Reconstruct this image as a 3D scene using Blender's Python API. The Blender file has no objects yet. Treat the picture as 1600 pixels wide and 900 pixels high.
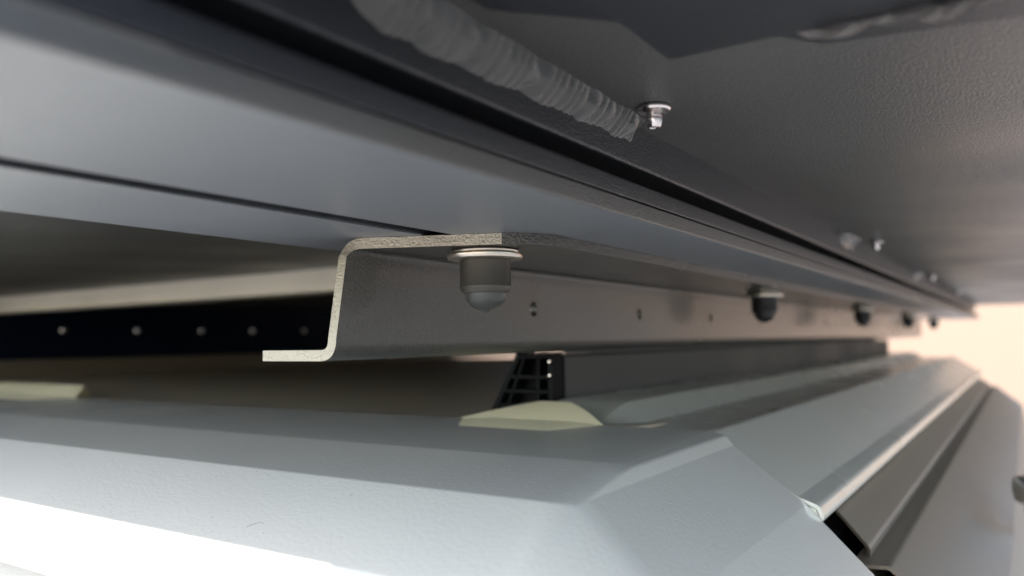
import bpy, bmesh, math, random
from mathutils import Vector, Matrix
random.seed(4)
S = bpy.context.scene
C = S.collection
EYE = 1250.0                      # height of the gap above the ground, in mm
MM = 0.001

# ------------------------------------------------------------------ camera, light, exposure
R = Matrix(((0.83598285, 0.04910303, 0.54655427),
            (0.54855276, -0.04770024, -0.83475419),
            (-0.01491819, 0.99765404, -0.06681218)))
cam = bpy.data.cameras.new('camera')
co = bpy.data.objects.new('camera', cam)
C.objects.link(co)
co.matrix_world = Matrix.Translation((0, 0, EYE * MM)) @ R.to_4x4()
cam.sensor_width = 36.0
cam.lens = 1225.0 / 1600.0 * 36.0
cam.clip_start = 0.01
cam.clip_end = 400.0
cam.dof.use_dof = True
cam.dof.focus_distance = 0.248
cam.dof.aperture_fstop = 8.6
cam.dof.aperture_blades = 0
S.camera = co

SUN_EL = math.radians(48.2)
SUN_AZ = math.radians(180)        # clockwise from +Y: the sun stands behind the camera
world = bpy.data.worlds.new('World')
S.world = world
world.use_nodes = True
wn = world.node_tree
sky = wn.nodes.new('ShaderNodeTexSky')
sky.sky_type = 'NISHITA'
sky.sun_disc = False
sky.sun_elevation = SUN_EL
sky.sun_rotation = SUN_AZ
sky.dust_density = 1.2
sky.ozone_density = 1.0
wn.links.new(sky.outputs[0], wn.nodes['Background'].inputs[0])
wn.nodes['Background'].inputs[1].default_value = 0.15
sl = bpy.data.lights.new('sun', 'SUN')
sl.energy = 3.2
sl.angle = math.radians(0.53)
sl.color = (1.0, 0.975, 0.94)
so = bpy.data.objects.new('sun', sl)
C.objects.link(so)
sd = Vector((math.sin(SUN_AZ) * math.cos(SUN_EL), math.cos(SUN_AZ) * math.cos(SUN_EL), math.sin(SUN_EL)))
so.rotation_euler = sd.to_track_quat('Z', 'Y').to_euler()
so.location = (0, -3, 6)
S.view_settings.view_transform = 'Standard'
S.view_settings.look = 'None'
S.view_settings.exposure = 2.5
S.view_settings.gamma = 1.0
S.view_settings.use_curve_mapping = False
S.cycles.max_bounces = 10
S.cycles.diffuse_bounces = 5
S.cycles.glossy_bounces = 6
S.cycles.sample_clamp_indirect = 3
S.cycles.use_denoising = True
S.cycles.denoising_prefilter = 'ACCURATE'
S.cycles.use_adaptive_sampling = False

# ------------------------------------------------------------------ materials
def coat(name, base, rough=0.4, metallic=0.0, grain=1300, depth=0.10, strength=0.5, vary=0.12, coatw=0.0,
         spec=0.5, speck=0.0, streak=None, rvary=0.1, aniso=None, dirt=0.0):
    m = bpy.data.materials.new(name)
    m.use_nodes = True
    nt = m.node_tree
    L = nt.links.new
    b = nt.nodes['Principled BSDF']
    tc = nt.nodes.new('ShaderNodeTexCoord')
    mp = nt.nodes.new('ShaderNodeMapping')
    L(tc.outputs['Object'], mp.inputs[0])
    if streak:
        mp.inputs['Scale'].default_value = streak
    big = nt.nodes.new('ShaderNodeTexNoise')
    big.inputs['Scale'].default_value = 14
    big.inputs['Detail'].default_value = 0.6
    L(mp.outputs[0], big.inputs['Vector'])
    fine = nt.nodes.new('ShaderNodeTexNoise')
    fine.inputs['Scale'].default_value = grain
    fine.inputs['Detail'].default_value = 2.5
    fine.inputs['Roughness'].default_value = 0.55
    L(tc.outputs['Object'], fine.inputs['Vector'])
    mr = nt.nodes.new('ShaderNodeMapRange')
    mr.inputs['From Min'].default_value = 0.12
    mr.inputs['From Max'].default_value = 0.88
    mr.inputs['To Min'].default_value = 1 - vary
    mr.inputs['To Max'].default_value = 1 + vary
    L(big.outputs[0], mr.inputs['Value'])
    mx = nt.nodes.new('ShaderNodeMix')
    mx.data_type = 'RGBA'
    mx.blend_type = 'MULTIPLY'
    mx.inputs[0].default_value = 1
    mx.inputs[6].default_value = (*base, 1)
    L(mr.outputs[0], mx.inputs[7])
    col = mx.outputs[2]
    if speck or dirt:
        sp = nt.nodes.new('ShaderNodeTexNoise')
        sp.inputs['Scale'].default_value = 420
        sp.inputs['Detail'].default_value = 3
        L(tc.outputs['Object'], sp.inputs['Vector'])
        cr = nt.nodes.new('ShaderNodeMapRange')
        cr.inputs['From Min'].default_value = 0.70
        cr.inputs['From Max'].default_value = 0.76
        L(sp.outputs[0], cr.inputs['Value'])
        ml = nt.nodes.new('ShaderNodeMath')
        ml.operation = 'MULTIPLY'
        L(cr.outputs[0], ml.inputs[0])
        ml.inputs[1].default_value = max(speck, dirt)
        m2 = nt.nodes.new('ShaderNodeMix')
        m2.data_type = 'RGBA'
        L(ml.outputs[0], m2.inputs[0])
        L(col, m2.inputs[6])
        m2.inputs[7].default_value = (0.05, 0.045, 0.04, 1) if dirt else (0.6, 0.6, 0.58, 1)
        col = m2.outputs[2]
    L(col, b.inputs['Base Color'])
    r2 = nt.nodes.new('ShaderNodeMapRange')
    r2.inputs['From Min'].default_value = 0.12
    r2.inputs['From Max'].default_value = 0.88
    r2.inputs['To Min'].default_value = max(0.03, rough - rvary)
    r2.inputs['To Max'].default_value = rough + rvary
    L(big.outputs[0], r2.inputs['Value'])
    L(r2.outputs[0], b.inputs['Roughness'])
    b.inputs['Metallic'].default_value = metallic
    b.inputs['Specular IOR Level'].default_value = spec
    b.inputs['Coat Weight'].default_value = coatw
    b.inputs['Coat Roughness'].default_value = 0.12
    bp = nt.nodes.new('ShaderNodeBump')
    bp.inputs['Strength'].default_value = strength
    bp.inputs['Distance'].default_value = depth * MM
    L(fine.outputs[0], bp.inputs['Height'])
    L(bp.outputs[0], b.inputs['Normal'])
    return m

M = {}
M['lid'] = coat('charcoal_powder_coat', (0.108, 0.105, 0.100), 0.36, 0.35, 1350, 0.40, 0.85)
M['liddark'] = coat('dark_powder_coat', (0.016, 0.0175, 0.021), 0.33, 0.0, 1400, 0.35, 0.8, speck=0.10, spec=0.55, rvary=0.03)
M['skin'] = coat('satin_grey_skin', (0.185, 0.196, 0.212), 0.36, 0.25, 1300, 0.25, 0.7, rvary=0.03, vary=0.06)
M['bracket'] = coat('textured_bracket_coat', (0.085, 0.080, 0.070), 0.26, 0.55, 1200, 0.6, 0.85, vary=0.04, rvary=0.03, coatw=0.3)
M['edge'] = coat('lit_cut_edge', (0.48, 0.42, 0.32), 0.34, 0.5, 1300, 0.8, 1.0, vary=0.08)  # paler copy for the cut end, with the light on it painted in
M['weldbare'] = coat('shiny_weld', (0.36, 0.34, 0.33), 0.4, 0.2, 900, 0.25, 0.6)
M['weld'] = coat('painted_weld', (0.062, 0.062, 0.059), 0.27, 0.3, 900, 0.25, 0.6)
M['rivet'] = coat('bare_aluminium', (0.75, 0.70, 0.68), 0.22, 1.0, 900, 0.05, 0.3)
M['body'] = coat('silver_body_paint', (0.59, 0.565, 0.49), 0.26, 0.2, 750, 0.16, 0.75, vary=0.04, coatw=0.3, rvary=0.02)
M['side'] = coat('side_paint_warm_reflect', (0.57, 0.545, 0.455), 0.27, 0.2, 800, 0.06, 0.3, vary=0.0, coatw=0.3, rvary=0.03)  # silver body paint with warm reflected light mixed into its base colour
M['floor'] = coat('floor_paint_warm_reflect', (0.46, 0.38, 0.26), 0.34, 0.1, 800, 0.06, 0.3, vary=0.0, coatw=0.2, rvary=0.02)  # same paint as the body, olive tint paints in a warm reflection
M['trim'] = coat('brown_grey_trim', (0.19, 0.15, 0.105), 0.44, 0.1, 1200, 0.15, 0.5, vary=0.06, rvary=0.02, spec=0.4)
M['patch'] = coat('painted_sun_cream', (0.98, 0.85, 0.54), 0.35, 0.0, 500, 0.2, 0.5, vary=0.08, dirt=0.5)  # cream base stands in for sunlight falling on the ledge
M['cream'] = coat('bar_painted_sunlight', (0.80, 0.74, 0.62), 0.4, 0.0, 500, 0.1, 0.4)
M['black'] = coat('black_plastic', (0.003, 0.003, 0.003), 0.6, 0.0, 900, 0.1, 0.4, spec=0.12)
M['boxdark'] = coat('matt_dark_box', (0.07, 0.064, 0.055), 0.6, 0.0, 900, 0.1, 0.4, spec=0.25)
M['navy'] = coat('navy_inner_wall', (0.003, 0.008, 0.022), 0.6, 0.0, 900, 0.1, 0.4, spec=0.15)
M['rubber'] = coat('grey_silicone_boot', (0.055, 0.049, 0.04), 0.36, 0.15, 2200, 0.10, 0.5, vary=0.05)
M['rubber_shade'] = coat('shaded_rubber_boot', (0.015, 0.015, 0.016), 0.5, 0.0, 1800, 0.1, 0.4)  # darker copy of the boot rubber, shade painted in
M['tip'] = coat('smooth_grey_tip', (0.055, 0.055, 0.052), 0.33, 0.1, 1500, 0.05, 0.4, vary=0.05)
M['washer'] = coat('zinc_washer', (0.62, 0.56, 0.48), 0.27, 0.9, 1200, 0.06, 0.4)
M['wall'] = coat('peach_stucco', (0.17, 0.115, 0.08), 0.8, 0.0, 30, 3, 0.4, vary=0.08)
M['dust'] = coat('dust', (0.10, 0.085, 0.07), 0.8, 0.0, 900, 0.1, 0.2)
M['blocker'] = coat('blocker_plaster', (0.50, 0.45, 0.38), 0.85, 0.0, 30, 3, 0.4, vary=0.08)
M['ground'] = coat('pale_concrete', (0.14, 0.132, 0.125), 0.85, 0.0, 60, 2, 0.5, vary=0.15)

# ------------------------------------------------------------------ helpers
def V(x, y, z):
    return (x * MM, y * MM, (z + EYE) * MM)

def obj(name, verts, faces, mat, parent=None, smooth=True, bevel=0.0, seg=2, kind=None, angle=35):
    me = bpy.data.meshes.new(name)
    me.from_pydata([V(*v) for v in verts], [], faces)
    me.validate()
    bm = bmesh.new(); bm.from_mesh(me)
    bmesh.ops.remove_doubles(bm, verts=bm.verts, dist=1e-7)
    bmesh.ops.recalc_face_normals(bm, faces=bm.faces)
    bm.to_mesh(me); bm.free()
    me.materials.append(mat)
    o = bpy.data.objects.new(name, me)
    C.objects.link(o)
    if smooth:
        for p in me.polygons: p.use_smooth = True
        me.set_sharp_from_angle(angle=math.radians(angle))
    if bevel:
        b = o.modifiers.new('bevel', 'BEVEL'); b.width = bevel * MM; b.segments = seg
        b.limit_method = 'ANGLE'; b.angle_limit = math.radians(40)
        b.harden_normals = False
    if parent:
        o.parent = parent
        o.matrix_parent_inverse = parent.matrix_world.inverted()
    if kind: o['kind'] = kind
    return o

def thing(name, loc, label, cat, group=None):
    o = bpy.data.objects.new(name, None)
    C.objects.link(o)
    o.location = V(*loc)
    o.empty_display_size = 0.01
    o['label'] = label; o['category'] = cat
    if group: o['group'] = group
    bpy.context.view_layer.update()
    return o

def tag(o, label, cat, group=None):
    o['label'] = label; o['category'] = cat
    if group: o['group'] = group
    return o

def fillet(pts, rad, n=5):
    """round the inner corners of an open polyline"""
    out = [pts[0]]
    for i in range(1, len(pts) - 1):
        r = rad[i] if isinstance(rad, (list, tuple)) else rad
        p = Vector(pts[i]); a = Vector(pts[i-1]) - p; b = Vector(pts[i+1]) - p
        la, lb = a.length, b.length
        a.normalize(); b.normalize()
        ang = a.angle(b)
        if r <= 0 or ang > math.pi - 0.02:
            out.append(tuple(p)); continue
        t = min(r / math.tan(ang / 2), la * 0.48, lb * 0.48)
        p0, p1 = p + a * t, p + b * t
        for k in range(n + 1):
            s = k / n
            q = p0 * (1 - s) ** 2 + p * 2 * s * (1 - s) + p1 * s * s
            out.append(tuple(q))
    out.append(pts[-1])
    return out

def offset(pts, d):
    out = []
    for i, p in enumerate(pts):
        a = Vector(pts[max(i-1, 0)]); b = Vector(pts[min(i+1, len(pts)-1)])
        t = (b - a).normalized()
        nrm = Vector((-t.y, t.x))
        # mitre correction
        if 0 < i < len(pts) - 1:
            t1 = (Vector(p) - a).normalized()
            c = max(0.5, abs(Vector((-t1.y, t1.x)).dot(nrm)))
        else:
            c = 1
        out.append((p[0] + nrm.x * d / c, p[1] + nrm.y * d / c))
    return out

def sheet(pts, t):
    """closed polygon of a sheet: given visible side, thickness t on the left of its run"""
    return list(pts) + offset(pts, t)[::-1]

def extrude_y(name, poly, ys, mat, parent=None, **k):
    """closed polygon in x,z swept along y; ys may be numbers or functions of x"""
    n = len(poly); verts = []; faces = []
    for y in ys:
        for (x, z) in poly:
            verts.append((x, y(x, z) if callable(y) else y, z))
    for j in range(len(ys) - 1):
        for i in range(n):
            a, b = j * n + i, j * n + (i + 1) % n
            faces.append((a, b, b + n, a + n))
    faces.append(tuple(range(n - 1, -1, -1)))
    faces.append(tuple(range((len(ys) - 1) * n, len(ys) * n)))
    return obj(name, verts, faces, mat, parent, **k)

def extrude_x(name, poly, xs, mat, parent=None, **k):
    n = len(poly); verts = []; faces = []
    for x in xs:
        for (y, z) in poly:
            verts.append((x(y, z) if callable(x) else x, y, z))
    for j in range(len(xs) - 1):
        for i in range(n):
            a, b = j * n + i, j * n + (i + 1) % n
            faces.append((a, b, b + n, a + n))
    faces.append(tuple(range(n - 1, -1, -1)))
    faces.append(tuple(range((len(xs) - 1) * n, len(xs) * n)))
    return obj(name, verts, faces, mat, parent, **k)

def box(name, a, b, mat, parent=None, **k):
    return extrude_y(name, [(a[0], a[2]), (b[0], a[2]), (b[0], b[2]), (a[0], b[2])], [a[1], b[1]], mat, parent, **k)

def lathe(name, prof, c, mat, parent=None, n=40, facets=None, **k):
    """profile (r, z) turned about a vertical axis at c"""
    nn = facets or n
    verts = []; faces = []
    for (r, z) in prof:
        for i in range(nn):
            a = 2 * math.pi * i / nn
            verts.append((c[0] + r * math.cos(a), c[1] + r * math.sin(a), c[2] + z))
    for j in range(len(prof) - 1):
        for i in range(nn):
            a, b = j * nn + i, j * nn + (i + 1) % nn
            faces.append((a, b, b + nn, a + nn))
    faces.append(tuple(range(nn - 1, -1, -1)))
    faces.append(tuple(range((len(prof) - 1) * nn, len(prof) * nn)))
    return obj(name, verts, faces, mat, parent, **k)

def cut(o, cutters):
    """subtract closed meshes from o, then throw the cutters away"""
    for c in cutters:
        m = o.modifiers.new('hole', 'BOOLEAN'); m.object = c; m.operation = 'DIFFERENCE'; m.solver = 'EXACT'
    bpy.context.view_layer.update()
    dg = bpy.context.evaluated_depsgraph_get()
    me = bpy.data.meshes.new_from_object(o.evaluated_get(dg))
    o.modifiers.clear()
    o.data = me
    for c in cutters: bpy.data.objects.remove(c)

def rod_x(x0, x1, y, z, ry, rz, n=20):
    vs, fs = [], []
    for x in (x0, x1):
        for i in range(n):
            a = 2 * math.pi * i / n
            vs.append((x, y + ry * math.cos(a), z + rz * math.sin(a)))
    for i in range(n):
        fs.append((i, (i+1) % n, n + (i+1) % n, n + i))
    fs.append(tuple(range(n-1, -1, -1))); fs.append(tuple(range(n, 2*n)))
    return vs, fs

# ------------------------------------------------------------------ setting: ground and wall far behind
g = obj('ground', [(-60000, -60000, -EYE), (60000, -60000, -EYE), (60000, 60000, -EYE), (-60000, 60000, -EYE)], [(0, 1, 2, 3)], M['ground'], kind='structure')
w = box('stucco_wall', (-9000, 9000, -EYE), (14000, 9200, 1500), M['wall'])
tag(w, 'blurred peach stucco wall in sunlight far behind the lid and the rail', 'wall')

w2 = box('added_sky_blocker', (3200, -5000, -EYE), (3400, 8990, 250), M['blocker'])  # unseen wall added to block blue sky from the right
tag(w2, 'added wall out of view on the right, holding back blue sky light', 'wall')

# ------------------------------------------------------------------ the lid (everything above)
Y_LID = 2100
lid = thing('lid', (-97, 300, 70), 'charcoal raised lid with welded tube frame filling the top of the picture', 'lid')
# skin panel overhead
skin = extrude_y('panel', [(-1250, 65), (230, 65), (230, 69), (-1250, 69)], [35, 200, 500, 1000, Y_LID], M['lid'], lid, bevel=0.6)
# rail that carries the weld: F1 face, small lip at its lower edge
rail = extrude_y('frame_tube', sheet(fillet([(-97, 65), (-97, 56), (-97, 51.8), (-122, 51.8)], [0, 0, 1.4, 0], 5), -1.6)[::-1],
                 [35, 200, 500, 1000, Y_LID], M['liddark'], lid)
# inner channel seen in the slot
extrude_y('slot_channel', [(-122, 44), (-118, 44), (-118, 64.8), (-122, 64.8)], [35, 500, Y_LID], M['liddark'], lid)
# side of the broad plate: E3 edge, dark flat, thin seam, light flat, rounded E5 edge
extrude_y('edge_channel', fillet([(-118, 44.6), (-91.5, 44.6), (-91.5, 39.3), (-118, 39.3)], [0, 0.9, 0.5, 0], 4), [35, 300, 800, Y_LID], M['liddark'], lid)
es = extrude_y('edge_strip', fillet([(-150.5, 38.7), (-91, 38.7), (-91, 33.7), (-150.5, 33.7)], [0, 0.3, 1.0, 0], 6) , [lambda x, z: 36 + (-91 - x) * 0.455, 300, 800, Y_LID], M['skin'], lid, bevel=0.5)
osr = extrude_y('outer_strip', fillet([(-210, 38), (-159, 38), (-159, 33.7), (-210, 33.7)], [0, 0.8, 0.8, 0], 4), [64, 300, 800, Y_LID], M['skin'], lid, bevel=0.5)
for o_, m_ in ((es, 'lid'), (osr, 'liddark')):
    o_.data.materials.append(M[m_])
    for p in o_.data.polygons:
        if abs(p.normal.x) > 0.55: p.material_index = 1  # side faces take darker coats that paint in their shade
extrude_y('seam_shade', [(-160.5, 36.2), (-149, 36.2), (-149, 38.5), (-160.5, 38.5)], [66, 500, Y_LID - 10], M['black'], lid)  # black strip set in the open seam to paint its shade

# transverse member across the near end of the panel
pl = [(225, 186), (2.5, 183), (-34, 175), (-43, 162), (-83, 119), (-83, 36), (225, 36)]
vs = [(x, y, 62.2) for x, y in pl] + [(x, y, 64.9) for x, y in pl]
n = len(pl)
fs = [tuple(range(n)), tuple(range(2*n-1, n-1, -1))] + [(i, (i+1) % n, n+(i+1) % n, n+i) for i in range(n)]
obj('cross_plate', vs, fs, M['liddark'], lid, bevel=2.4, seg=4)
extrude_x('cross_tube', fillet([(159, 62), (159, 60.2), (60, 60.2), (60, 62)], [0, 1, 1, 0], 4), [-62, 225], M['liddark'], lid)

def bead(name, p0, p1, a, b, w0, w1, parent, step=2.6, seed=1, lumps=0.05, mat='weld'):
    """a weld bead from p0 to p1; a and b are the directions of the two faces it fills"""
    rnd = random.Random(seed)
    p0, p1, a, b = Vector(p0), Vector(p1), Vector(a), Vector(b)
    L = (p1 - p0).length; t = (p1 - p0).normalized()
    ns = int(L / 0.36); nc = 16
    ph = [rnd.uniform(-.6, .6) for _ in range(int(L / step) + 4)]
    am = [rnd.uniform(.5, 1.2) for _ in range(int(L / step) + 4)]
    verts = []; faces = []
    for i in range(ns + 1):
        s = L * i / ns
        for j in range(nc + 1):
            u = j / nc
            bow = math.sin(math.pi * u)
            sl = s - bow * 3.6                      # the ripples are crescents
            q = max(0, (sl + 1.5 * math.sin(s * .21 + seed) + .9 * math.sin(s * .47)) / step + 2)
            k = int(q); f = q - k
            am_k = am[min(k, len(am)-1)]
            rip = (f ** 1.5 * (1 - f) * 3.2) * 0.72 * am_k
            w_ = (w0 + (w1 - w0) * s / L)
            fs_ = f * f * (3 - 2 * f)
            pk = ph[min(k, len(ph)-1)] * (1 - fs_) + ph[min(k + 1, len(ph)-1)] * fs_
            w_ *= 1 + lumps * math.sin(s * .31 + pk) + 0.05 * pk
            fall = 1.0
            if s > L - 3.0: fall = max(0.02, math.sqrt(max(0, 1 - ((s - L + 3.0) / 3.0) ** 2)))
            if s < 10.0: fall *= max(0.03, s / 10.0) ** .6
            rad = (0.62 + 0.22 * bow) * w_
            ang = u * math.pi / 2
            arm_a, arm_b = w_ * (1 + .03 * rip), w_ * .9
            base = a * (arm_a * (1 - u)) + b * (arm_b * u)
            n_ = (a + b).normalized()
            pos = p0 + t * (s - (1 - bow) * 0.0 - (0 if s < L - 4 else bow * (s - L + 4) * .5)) + base * (0.35 + 0.65 * fall) + n_ * ((bow * -.12 * w_ + rip * (0.25 + bow)) * fall)
            verts.append(tuple(pos))
    m = nc + 1
    for i in range(ns):
        for j in range(nc):
            faces.append((i*m+j, i*m+j+1, (i+1)*m+j+1, (i+1)*m+j))
    # close back to the corner
    c0 = len(verts); verts.append(tuple(p0)); verts.append(tuple(p1))
    for i in range(1):
        for j in range(nc):
            faces.append((c0, j + 1, j)); faces.append((c0 + 1, ns*m + j, ns*m + j + 1))
    return obj(name, verts, faces, M[mat], parent, angle=180)

bead('weld_bead', (-97.3, 96, 65.2), (-97.3, 217, 65.2), (0, 0, -1), (1, 0, 0), 8.6, 6.4, lid, step=4.4, seed=3)
bead('weld_bead', (-97.3, 528, 65.2), (-97.3, 576, 65.2), (0, 0, -1), (1, 0, 0), 7.5, 7.5, lid, step=3.4, seed=5)
bead('weld_bead', (-97.3, 915, 65.2), (-97.3, 965, 65.2), (0, 0, -1), (1, 0, 0), 7.5, 7.5, lid, step=3.4, seed=6)
bead('weld_bead', (-36, 158.8, 62.3), (222, 158.8, 62.3), (0, 0, -1), (0, 1, 0), 4.6, 6, lid, step=4.5, seed=9, lumps=.2, mat='weldbare')

for i, y in enumerate((203, 590, 977, 1364)):
    c = (-84.5, y, 65)
    rv = lathe('rivet', [(1.6, 0), (3.3, -0.1), (4.6, -0.4), (4.75, -1.0), (4.3, -1.55), (2.4, -1.9), (2.1, -2.1), (2.0, -3.1)], c, M['rivet'], lid)
    lathe('rivet_collar', [(2.3, -3.0), (2.5, -3.2), (2.6, -3.6), (2.1, -5.6), (1.6, -6.2), (1.2, -6.0), (1.1, -5.2)], c, M['rivet'], rv, facets=10, bevel=0.1)

# bar across the far side under the skin; its cream paints in a sun streak
bar = extrude_x('cross_bar', fillet([(480, 65), (480, 45), (512, 45), (512, 65)], [0, 2, 2, 0], 4), [-1180, -214], M['cream'], lid)
bar['label'] = 'cross bar coloured cream as a painted strip of sunlight, behind the bracket end'

# ------------------------------------------------------------------ Z-shaped bracket rail with its cut end towards us
br = thing('bracket_rail', (-180, 200, 30), 'grey textured Z-shaped rail hanging under the lid with its cut end facing us', 'bracket')
T = 3.6
mid = fillet([(-214.5, -3.9), (-181.8, -3.9), (-181.8, 31.9), (-125.5, 31.9)], [0, 5.2, 4.4, 0], 8)
mid = mid[:-1] + [(x_, 31.9) for x_ in (-165, -150, -141, -138.5, -136, -132, -129, -127.2, -126, -125.5)]
def y_end(x, z):
    k = min(1, max(0, (z - 20) / 12)); k = k * k * (3 - 2 * k)
    y = 174.5 + 6.5 * k
    if x > -184 and z > 20: y += (min(x, -136) + 182) * 0.46
    if x > -136: y += (x + 136) * 0.85
    if x > -130: y += (x + 130) ** 2 * 0.30
    return y
A_, B_ = offset(mid, -T / 2), offset(mid, T / 2)
def strip_extrude(name, A, B, ys, mat, parent, **k):
    n = len(A); verts = []; faces = []
    for y in ys:
        for P in (A, B):
            for i, (x, z) in enumerate(P):
                yy = y(*mid[i]) if callable(y) else y
                verts.append((x, yy, z))
    w_ = 2 * n
    for j in range(len(ys) - 1):
        for i in range(n - 1):
            a = j * w_ + i
            faces.append((a, a + 1, a + 1 + w_, a + w_))
            faces.append((a + n, a + n + w_, a + n + 1 + w_, a + n + 1))
        for i in (0, n - 1):
            a = j * w_ + i
            faces.append((a, a + w_, a + n + w_, a + n))
    for j in (0, len(ys) - 1):
        for i in range(n - 1):
            a = j * w_ + i
            faces.append((a, a + 1, a + n + 1, a + n))
    return obj(name, verts, faces, mat, parent, **k)
rail = strip_extrude('rail_profile', A_, B_, [y_end, 300, 700, 1800], M['bracket'], br, angle=30)
cs = []
for k, y in enumerate([292, 404, 522, 640, 766, 887, 1005, 1123, 1241, 1359]):
    a, b = rod_x(-190, -170, y, 13.5, 3.0, 3.2)
    cs.append(obj('cutter', a, b, M['bracket']))
for (x0, y0) in ((-160, 333), (-160, 430)):
    cs.append(box('cutter', (x0 - 1.2, y0 - 17, 25), (x0 + 1.2, y0 + 17, 32.8), M['bracket']))
cut(rail, cs)
rail.data.materials.clear()
rail.data.materials.append(M['bracket']); rail.data.materials.append(M['edge'])
for p in rail.data.polygons:
    p.use_smooth = True
    nrm = p.normal
    p.material_index = 1 if nrm.y < -0.2 and p.center.y < 0.206 and p.center.x < -0.1355 else 0  # near cut end gets the pale colour as painted light
rail.data.set_sharp_from_angle(angle=math.radians(30))
bv = rail.modifiers.new('bevel', 'BEVEL'); bv.width = 0.45 * MM; bv.segments = 2; bv.limit_method = 'ANGLE'; bv.angle_limit = math.radians(50)
bv.material = -1

# ------------------------------------------------------------------ push-in bumpers under the top flange
def bumper(y, first):
    lab = {0: 'grey rubber bumper with silver washer, nearest of the row under the rail flange',
           1: 'rubber bumper darkened to paint in shade, second of the row after the sharp grey one',
           2: 'blurred bumper darkened to paint in shade, third of the row under the rail flange',
           3: 'small blurred bumper darkened to paint in shade, fourth of the row under the rail flange',
           4: 'tiny blurred bumper darkened to paint in shade, farthest of the row near the bright opening'}[first]
    t = thing('bumper', (-150, y, 30), lab, 'rubber bumper', 'rubber bumpers hanging in a row under the rail')
    c = (-150, y, 30)
    lathe('washer', [(4, 0.0), (11.0, -0.05), (11.4, -0.4), (11.2, -0.95), (9.9, -1.15), (9.9, -1.3)], c, M['washer'], t, n=64)
    lathe('collar', [(9.5, -1.15), (12.2, -1.3), (12.6, -1.6), (12.65, -2.3), (12.3, -2.9), (11.4, -3.1), (7, -3.1)], c, M['washer'], t, n=64)
    k = M['rubber'] if first == 0 else M['rubber_shade']  # all but the nearest boot use the shade-darkened copy
    lathe('boot', [(8.1, -2.9), (8.45, -3.3), (8.55, -4.0), (8.5, -11.6), (8.75, -12.0), (8.7, -12.7), (7.6, -14.2), (6.6, -14.4)], c, k, t, n=64)
    dome = [(7.0, -13.9), (6.95, -14.7)]
    for i in range(1, 9):
        a = i / 8 * math.radians(78)
        dome.append((6.9 * math.cos(a), -14.8 - 5.2 * math.sin(a)))
    dome += [(1.3, -20.15), (0.9, -20.5), (0.2, -20.6)]
    lathe('boot_tip', dome, c, M['tip'] if first == 0 else M['rubber_shade'], t, n=64)
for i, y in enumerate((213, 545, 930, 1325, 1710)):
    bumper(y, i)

# ------------------------------------------------------------------ the body below
body = thing('body', (-300, 300, -60), 'large pale silver painted metal body with angled corner, below the bracket', 'vehicle body')
# profiles as smooth polylines
fp = fillet([(300, -36.3), (215, -37.0), (174, -41.1), (143.4, -55.8), (131.4, -70.3), (138, -76), (160, -84), (160, -190)],
            [0, 26, 5, 2.0, 3, 3, 0, 0], 7)
gp = fillet([(-106, -36.3), (-99, -37.6), (-96, -41.2), (-70, -61), (-48, -83), (-12, -115), (10, -190)], [0, 3, 3, 6, 6, 8, 0], 6)
def inv(poly, z):
    for (a, za), (b, zb) in zip(poly, poly[1:]):
        if za >= z >= zb:
            return a + (b - a) * (za - z) / (za - zb) if za != zb else a
    return poly[-1][0]
zs = sorted({round(p[1], 4) for p in fp} | {round(p[1], 4) for p in gp} | {-36.3, -36.8, -37.4, -190.0}, reverse=True)
ZQ = -42.2
dv, df = [], []
xsl = [-1260, -800, -500, -300, -200]
rows = []
for z in zs:
    yk, xk = inv(fp, z), inv(gp, z)
    cc = max(0.0, ZQ - z)
    cx, cy = cc * 1.4, cc * 1.75
    row = [(x, yk, z) for x in xsl] + [(xk - cx - 10, yk, z), (xk - cx, yk, z), (xk, yk + cy, z), (xk, yk + cy + 10, z), (xk, max(299.4, yk + cy + 10.1), z)]
    rows.append(row)
m = len(rows[0])
for r in rows: dv += r
for i in range(len(rows) - 1):
    for j in range(m - 1):
        df.append((i*m+j, i*m+j+1, (i+1)*m+j+1, (i+1)*m+j))
obj('corner_panel', dv, df, M['body'], body, angle=180)
# floor behind the crest line, with a soft dip
extrude_x('inner_ledge', sheet(fillet([(299.9, -36.35), (306, -36.9), (345, -39.0), (700, -39.5), (1500, -39.5)], [0, 3, 8, 0, 0], 5), -2)[::-1], [-1260, -140], M['floor'], body, angle=30)
# side rail beyond the seam
YB = 1500
sr = fillet([(-200, -30), (-163, -30.2), (-150, -39.0), (-112, -38.9), (-106, -36.3), (-73, -58.7), (-65.5, -61.2), (-64, -66), (-69, -71), (-92, -73)],
            [0, 2, 2, 3, 4, 3, 3.5, 3, 3, 0], 5)
extrude_y('side_rail', sheet(sr, -1.4)[::-1], [300.6, 308, 316, 324, 332, 340, 348, 356, 500, 900, YB], M['side'], body, angle=30)
sro = C.objects['side_rail']
for v in sro.data.vertices:                      # the inner fold dies out towards the corner
    x, y, z = v.co.x / MM, v.co.y / MM, v.co.z / MM - EYE
    if x < -140 and y < 357:
        t = max(0, min(1, (y - 304) / 50)); t = t * t * (3 - 2 * t)
        v.co.z = ((-39.2 if z > -39.5 else z - 1.2) * (1 - t) + z * t + EYE) * MM
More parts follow.
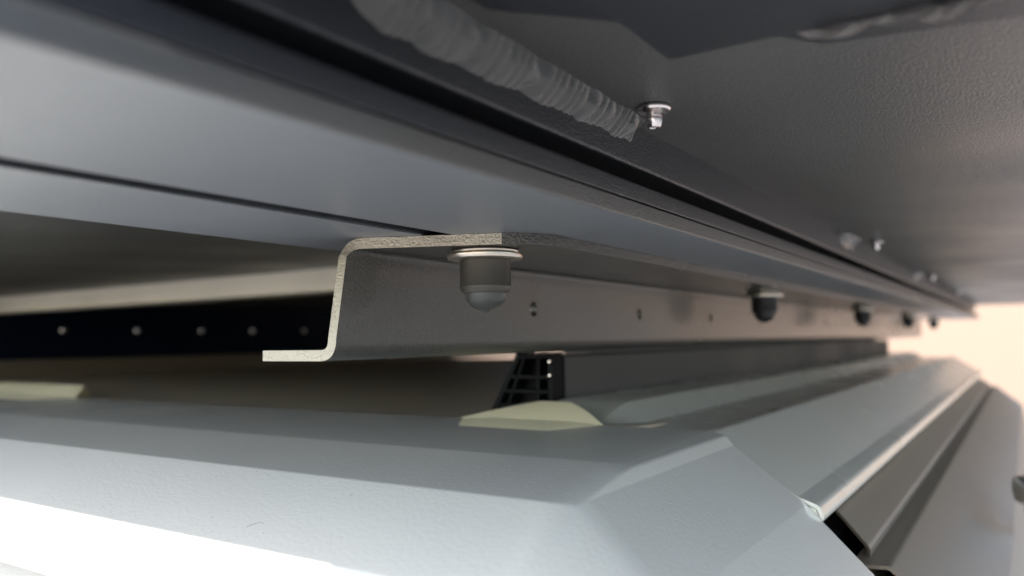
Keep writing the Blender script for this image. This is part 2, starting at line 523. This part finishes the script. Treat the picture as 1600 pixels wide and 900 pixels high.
# lower trim panels, each starting a little behind the cut line
extrude_y('end_plug', [(-104, -38.5), (-74, -60.2), (-67, -62.4), (-65.6, -66), (-70, -69.8), (-104, -71.5)], [300.3, 303], M['side'], body)
def trim_panel(name, pts, rad, y0, cornercut, mat):
    p = sheet(fillet(pts, rad, 6), -1.5)[::-1]
    return extrude_y(name, p, [lambda x, z: y0 - (x + 65) * cornercut, 600, YB], mat, body, angle=30, bevel=0.3)
trim_panel('trim_panel', [(-70, -72.4), (-67.6, -73.4), (-54.6, -82.2), (-56, -95), (-61, -112)], [0, 1, 3.2, 3, 0], 345, 1.1, M['trim'])
trim_panel('lower_panel', [(-60, -86), (-46.5, -85), (-12, -114.5), (-9, -140), (-9, -200)], [0, 3, 3, 3, 0], 322, 0, M['trim'])
extrude_y('gap_backing', [(-110, -74), (-68, -80), (-66, -112), (-30, -126), (-30, -200), (-110, -200)], [300.2, YB], M['black'], body)
# raised shapes on the crest, coloured cream to paint in sunlit patches
def patch(x0, x1):
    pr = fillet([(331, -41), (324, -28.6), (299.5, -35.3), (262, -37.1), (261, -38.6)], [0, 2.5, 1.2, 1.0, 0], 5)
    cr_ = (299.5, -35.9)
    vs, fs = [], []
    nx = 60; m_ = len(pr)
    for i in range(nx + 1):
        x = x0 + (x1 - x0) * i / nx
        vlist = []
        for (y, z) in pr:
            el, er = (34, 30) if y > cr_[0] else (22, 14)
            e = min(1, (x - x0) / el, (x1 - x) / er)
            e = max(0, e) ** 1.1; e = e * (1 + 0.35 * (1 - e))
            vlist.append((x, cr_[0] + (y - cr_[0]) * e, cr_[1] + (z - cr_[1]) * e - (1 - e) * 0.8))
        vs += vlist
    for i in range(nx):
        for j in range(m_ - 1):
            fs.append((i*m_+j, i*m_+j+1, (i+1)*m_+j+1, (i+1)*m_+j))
    return obj('painted_sun_patch', vs, fs, M['patch'], body, angle=180)
patch(-230, -150)
patch(-760, -572)

# ------------------------------------------------------------------ dark inner wall at the other side, with its bright dots
iw = thing('inner_wall', (-1200, 700, 0), 'black inner wall of the bed with a row of pale dots, left behind the bracket', 'inner wall')
box('wall_panel', (-1240, 200, -17), (-1200, 2200, 64.8), M['navy'], iw)
box('wall_foot', (-1250, 150, -39.2), (-1150, 2200, -17.2), M['trim'], iw)
for k, y in enumerate((612, 728, 846, 953, 1077)):
    vs_, fs_ = [], []
    c = (-1199.5, y, 25)
    m_ = M['rivet']
    rr = 5.5
    vs_ = [(c[0] + rr * .6, c[1], c[2])]
    for j in range(1, 4):
        for i in range(14):
            a = 2 * math.pi * i / 14
            ra = rr * j / 3
            vs_.append((c[0] + rr * .6 * math.sqrt(max(0, 1 - (j / 3) ** 2)), c[1] + ra * math.cos(a), c[2] + ra * math.sin(a)))
    for i in range(14): fs_.append((0, 1 + i, 1 + (i+1) % 14))
    for j in range(2):
        for i in range(14):
            fs_.append((1 + j*14 + i, 1 + (j+1)*14 + i, 1 + (j+1)*14 + (i+1) % 14, 1 + j*14 + (i+1) % 14))
    obj('screw_head', vs_, fs_, m_, iw)
box('far_bulkhead', (-1250, 2200, -60), (-330, 2230, 64.8), M['black'], iw)

# ------------------------------------------------------------------ dark slide rail with open black end
sr_ = thing('slide_rail', (-220, 350, -38), 'black open lattice end of a dark rail standing behind the painted sun pad', 'slide rail')
extrude_y('rail_box', [(-236, -38.4), (-202.5, -38.4), (-202.5, -8.5), (-225, -8.5)], [358, 800, YB], M['boxdark'], sr_, bevel=0.6)
extrude_y('end_cap', [(-237, -38.6), (-202, -38.6), (-202, -8.2), (-225, -8.2)], [356, 357.8], M['black'], sr_)
def strut(name, p, q, wd, y0=346, y1=356):
    p, q = Vector((p[0], p[1])), Vector((q[0], q[1]))
    t = (q - p).normalized(); nn = Vector((-t.y, t.x)) * wd / 2
    poly = [tuple(p + nn), tuple(p - nn), tuple(q - nn), tuple(q + nn)]
    return extrude_y(name, poly, [y0, y1], M['black'], sr_, bevel=0.4)
strut('strut', (-204, -38), (-204, -7), 3.4)
strut('strut', (-212, -38), (-211, -7), 1.6)
strut('strut', (-240, -38), (-223, -7), 3.2)
strut('strut', (-232, -38), (-219, -7), 1.6)
for z in (-34, -26.5, -19, -8.5):
    strut('rung', (-238 + (z + 38) * .52, z), (-204, z), 2.0)
for (x, z) in ((-204, -11), (-204, -18)):
    a, b = rod_x(0, 1, 0, 0, 1, 1)
    vs = [(x + yy * .55, 345.8 - xx * .8, z + zz * .55) for xx, yy, zz in a]
    obj('bolt', vs, b, M['rivet'], sr_)

# ------------------------------------------------------------------ small bright knob at the right edge
kb = lathe('knob', [(1, 0), (8, -1), (9.5, -3.5), (10, -9), (8.5, -15), (4, -18), (3.5, -36)], (-2.5, 560, -84), M['rivet'])
tag(kb, 'small shiny metal knob cut off by the right edge of the picture', 'knob')

# ------------------------------------------------------------------ dust and a hair on the pale surface
def top_z(y):
    for (a, za), (b, zb) in zip(fp, fp[1:]):
        if b <= y <= a: return za + (zb - za) * (a - y) / (a - b)
    return -60
rnd = random.Random(8)
vs, fs = [], []
for _ in range(420):
    y = rnd.uniform(146, 296); x = -rnd.uniform(0.75 * y, 2.5 * y); r_ = rnd.uniform(0.08, 0.24) * (1.8 if rnd.random() < .08 else 1)
    z = top_z(y); b0 = len(vs); k = rnd.uniform(.6, 1.8); an = rnd.uniform(0, 3)
    for i in range(6):
        a = i * math.pi / 3 + an
        vs.append((x + r_ * k * math.cos(a), y + r_ * math.sin(a), z - .05))
    vs.append((x, y, z + r_ * .7))
    fs += [(b0 + i, b0 + (i + 1) % 6, b0 + 6) for i in range(6)]
du = obj('dust_specks', vs, fs, M['dust'], None, smooth=False, kind='stuff')
tag(du, 'tiny dark dust specks scattered over the pale angled surface', 'dust')
hv, hf = [], []
for i in range(13):
    t = i / 12; x = -191 + 5 * t; y = 150 + 1.2 * t + 1.6 * math.sin(t * 2.6); z = top_z(y) + .12
    for j in range(5):
        a = j * 2 * math.pi / 5
        hv.append((x, y + .06 * math.cos(a), z + .06 * math.sin(a)))
for i in range(12):
    for j in range(5):
        hf.append((i*5+j, i*5+(j+1) % 5, (i+1)*5+(j+1) % 5, (i+1)*5+j))
hr = obj('hair', hv, hf, M['dust'])
tag(hr, 'short curved dark hair lying on the pale surface at lower left', 'hair')
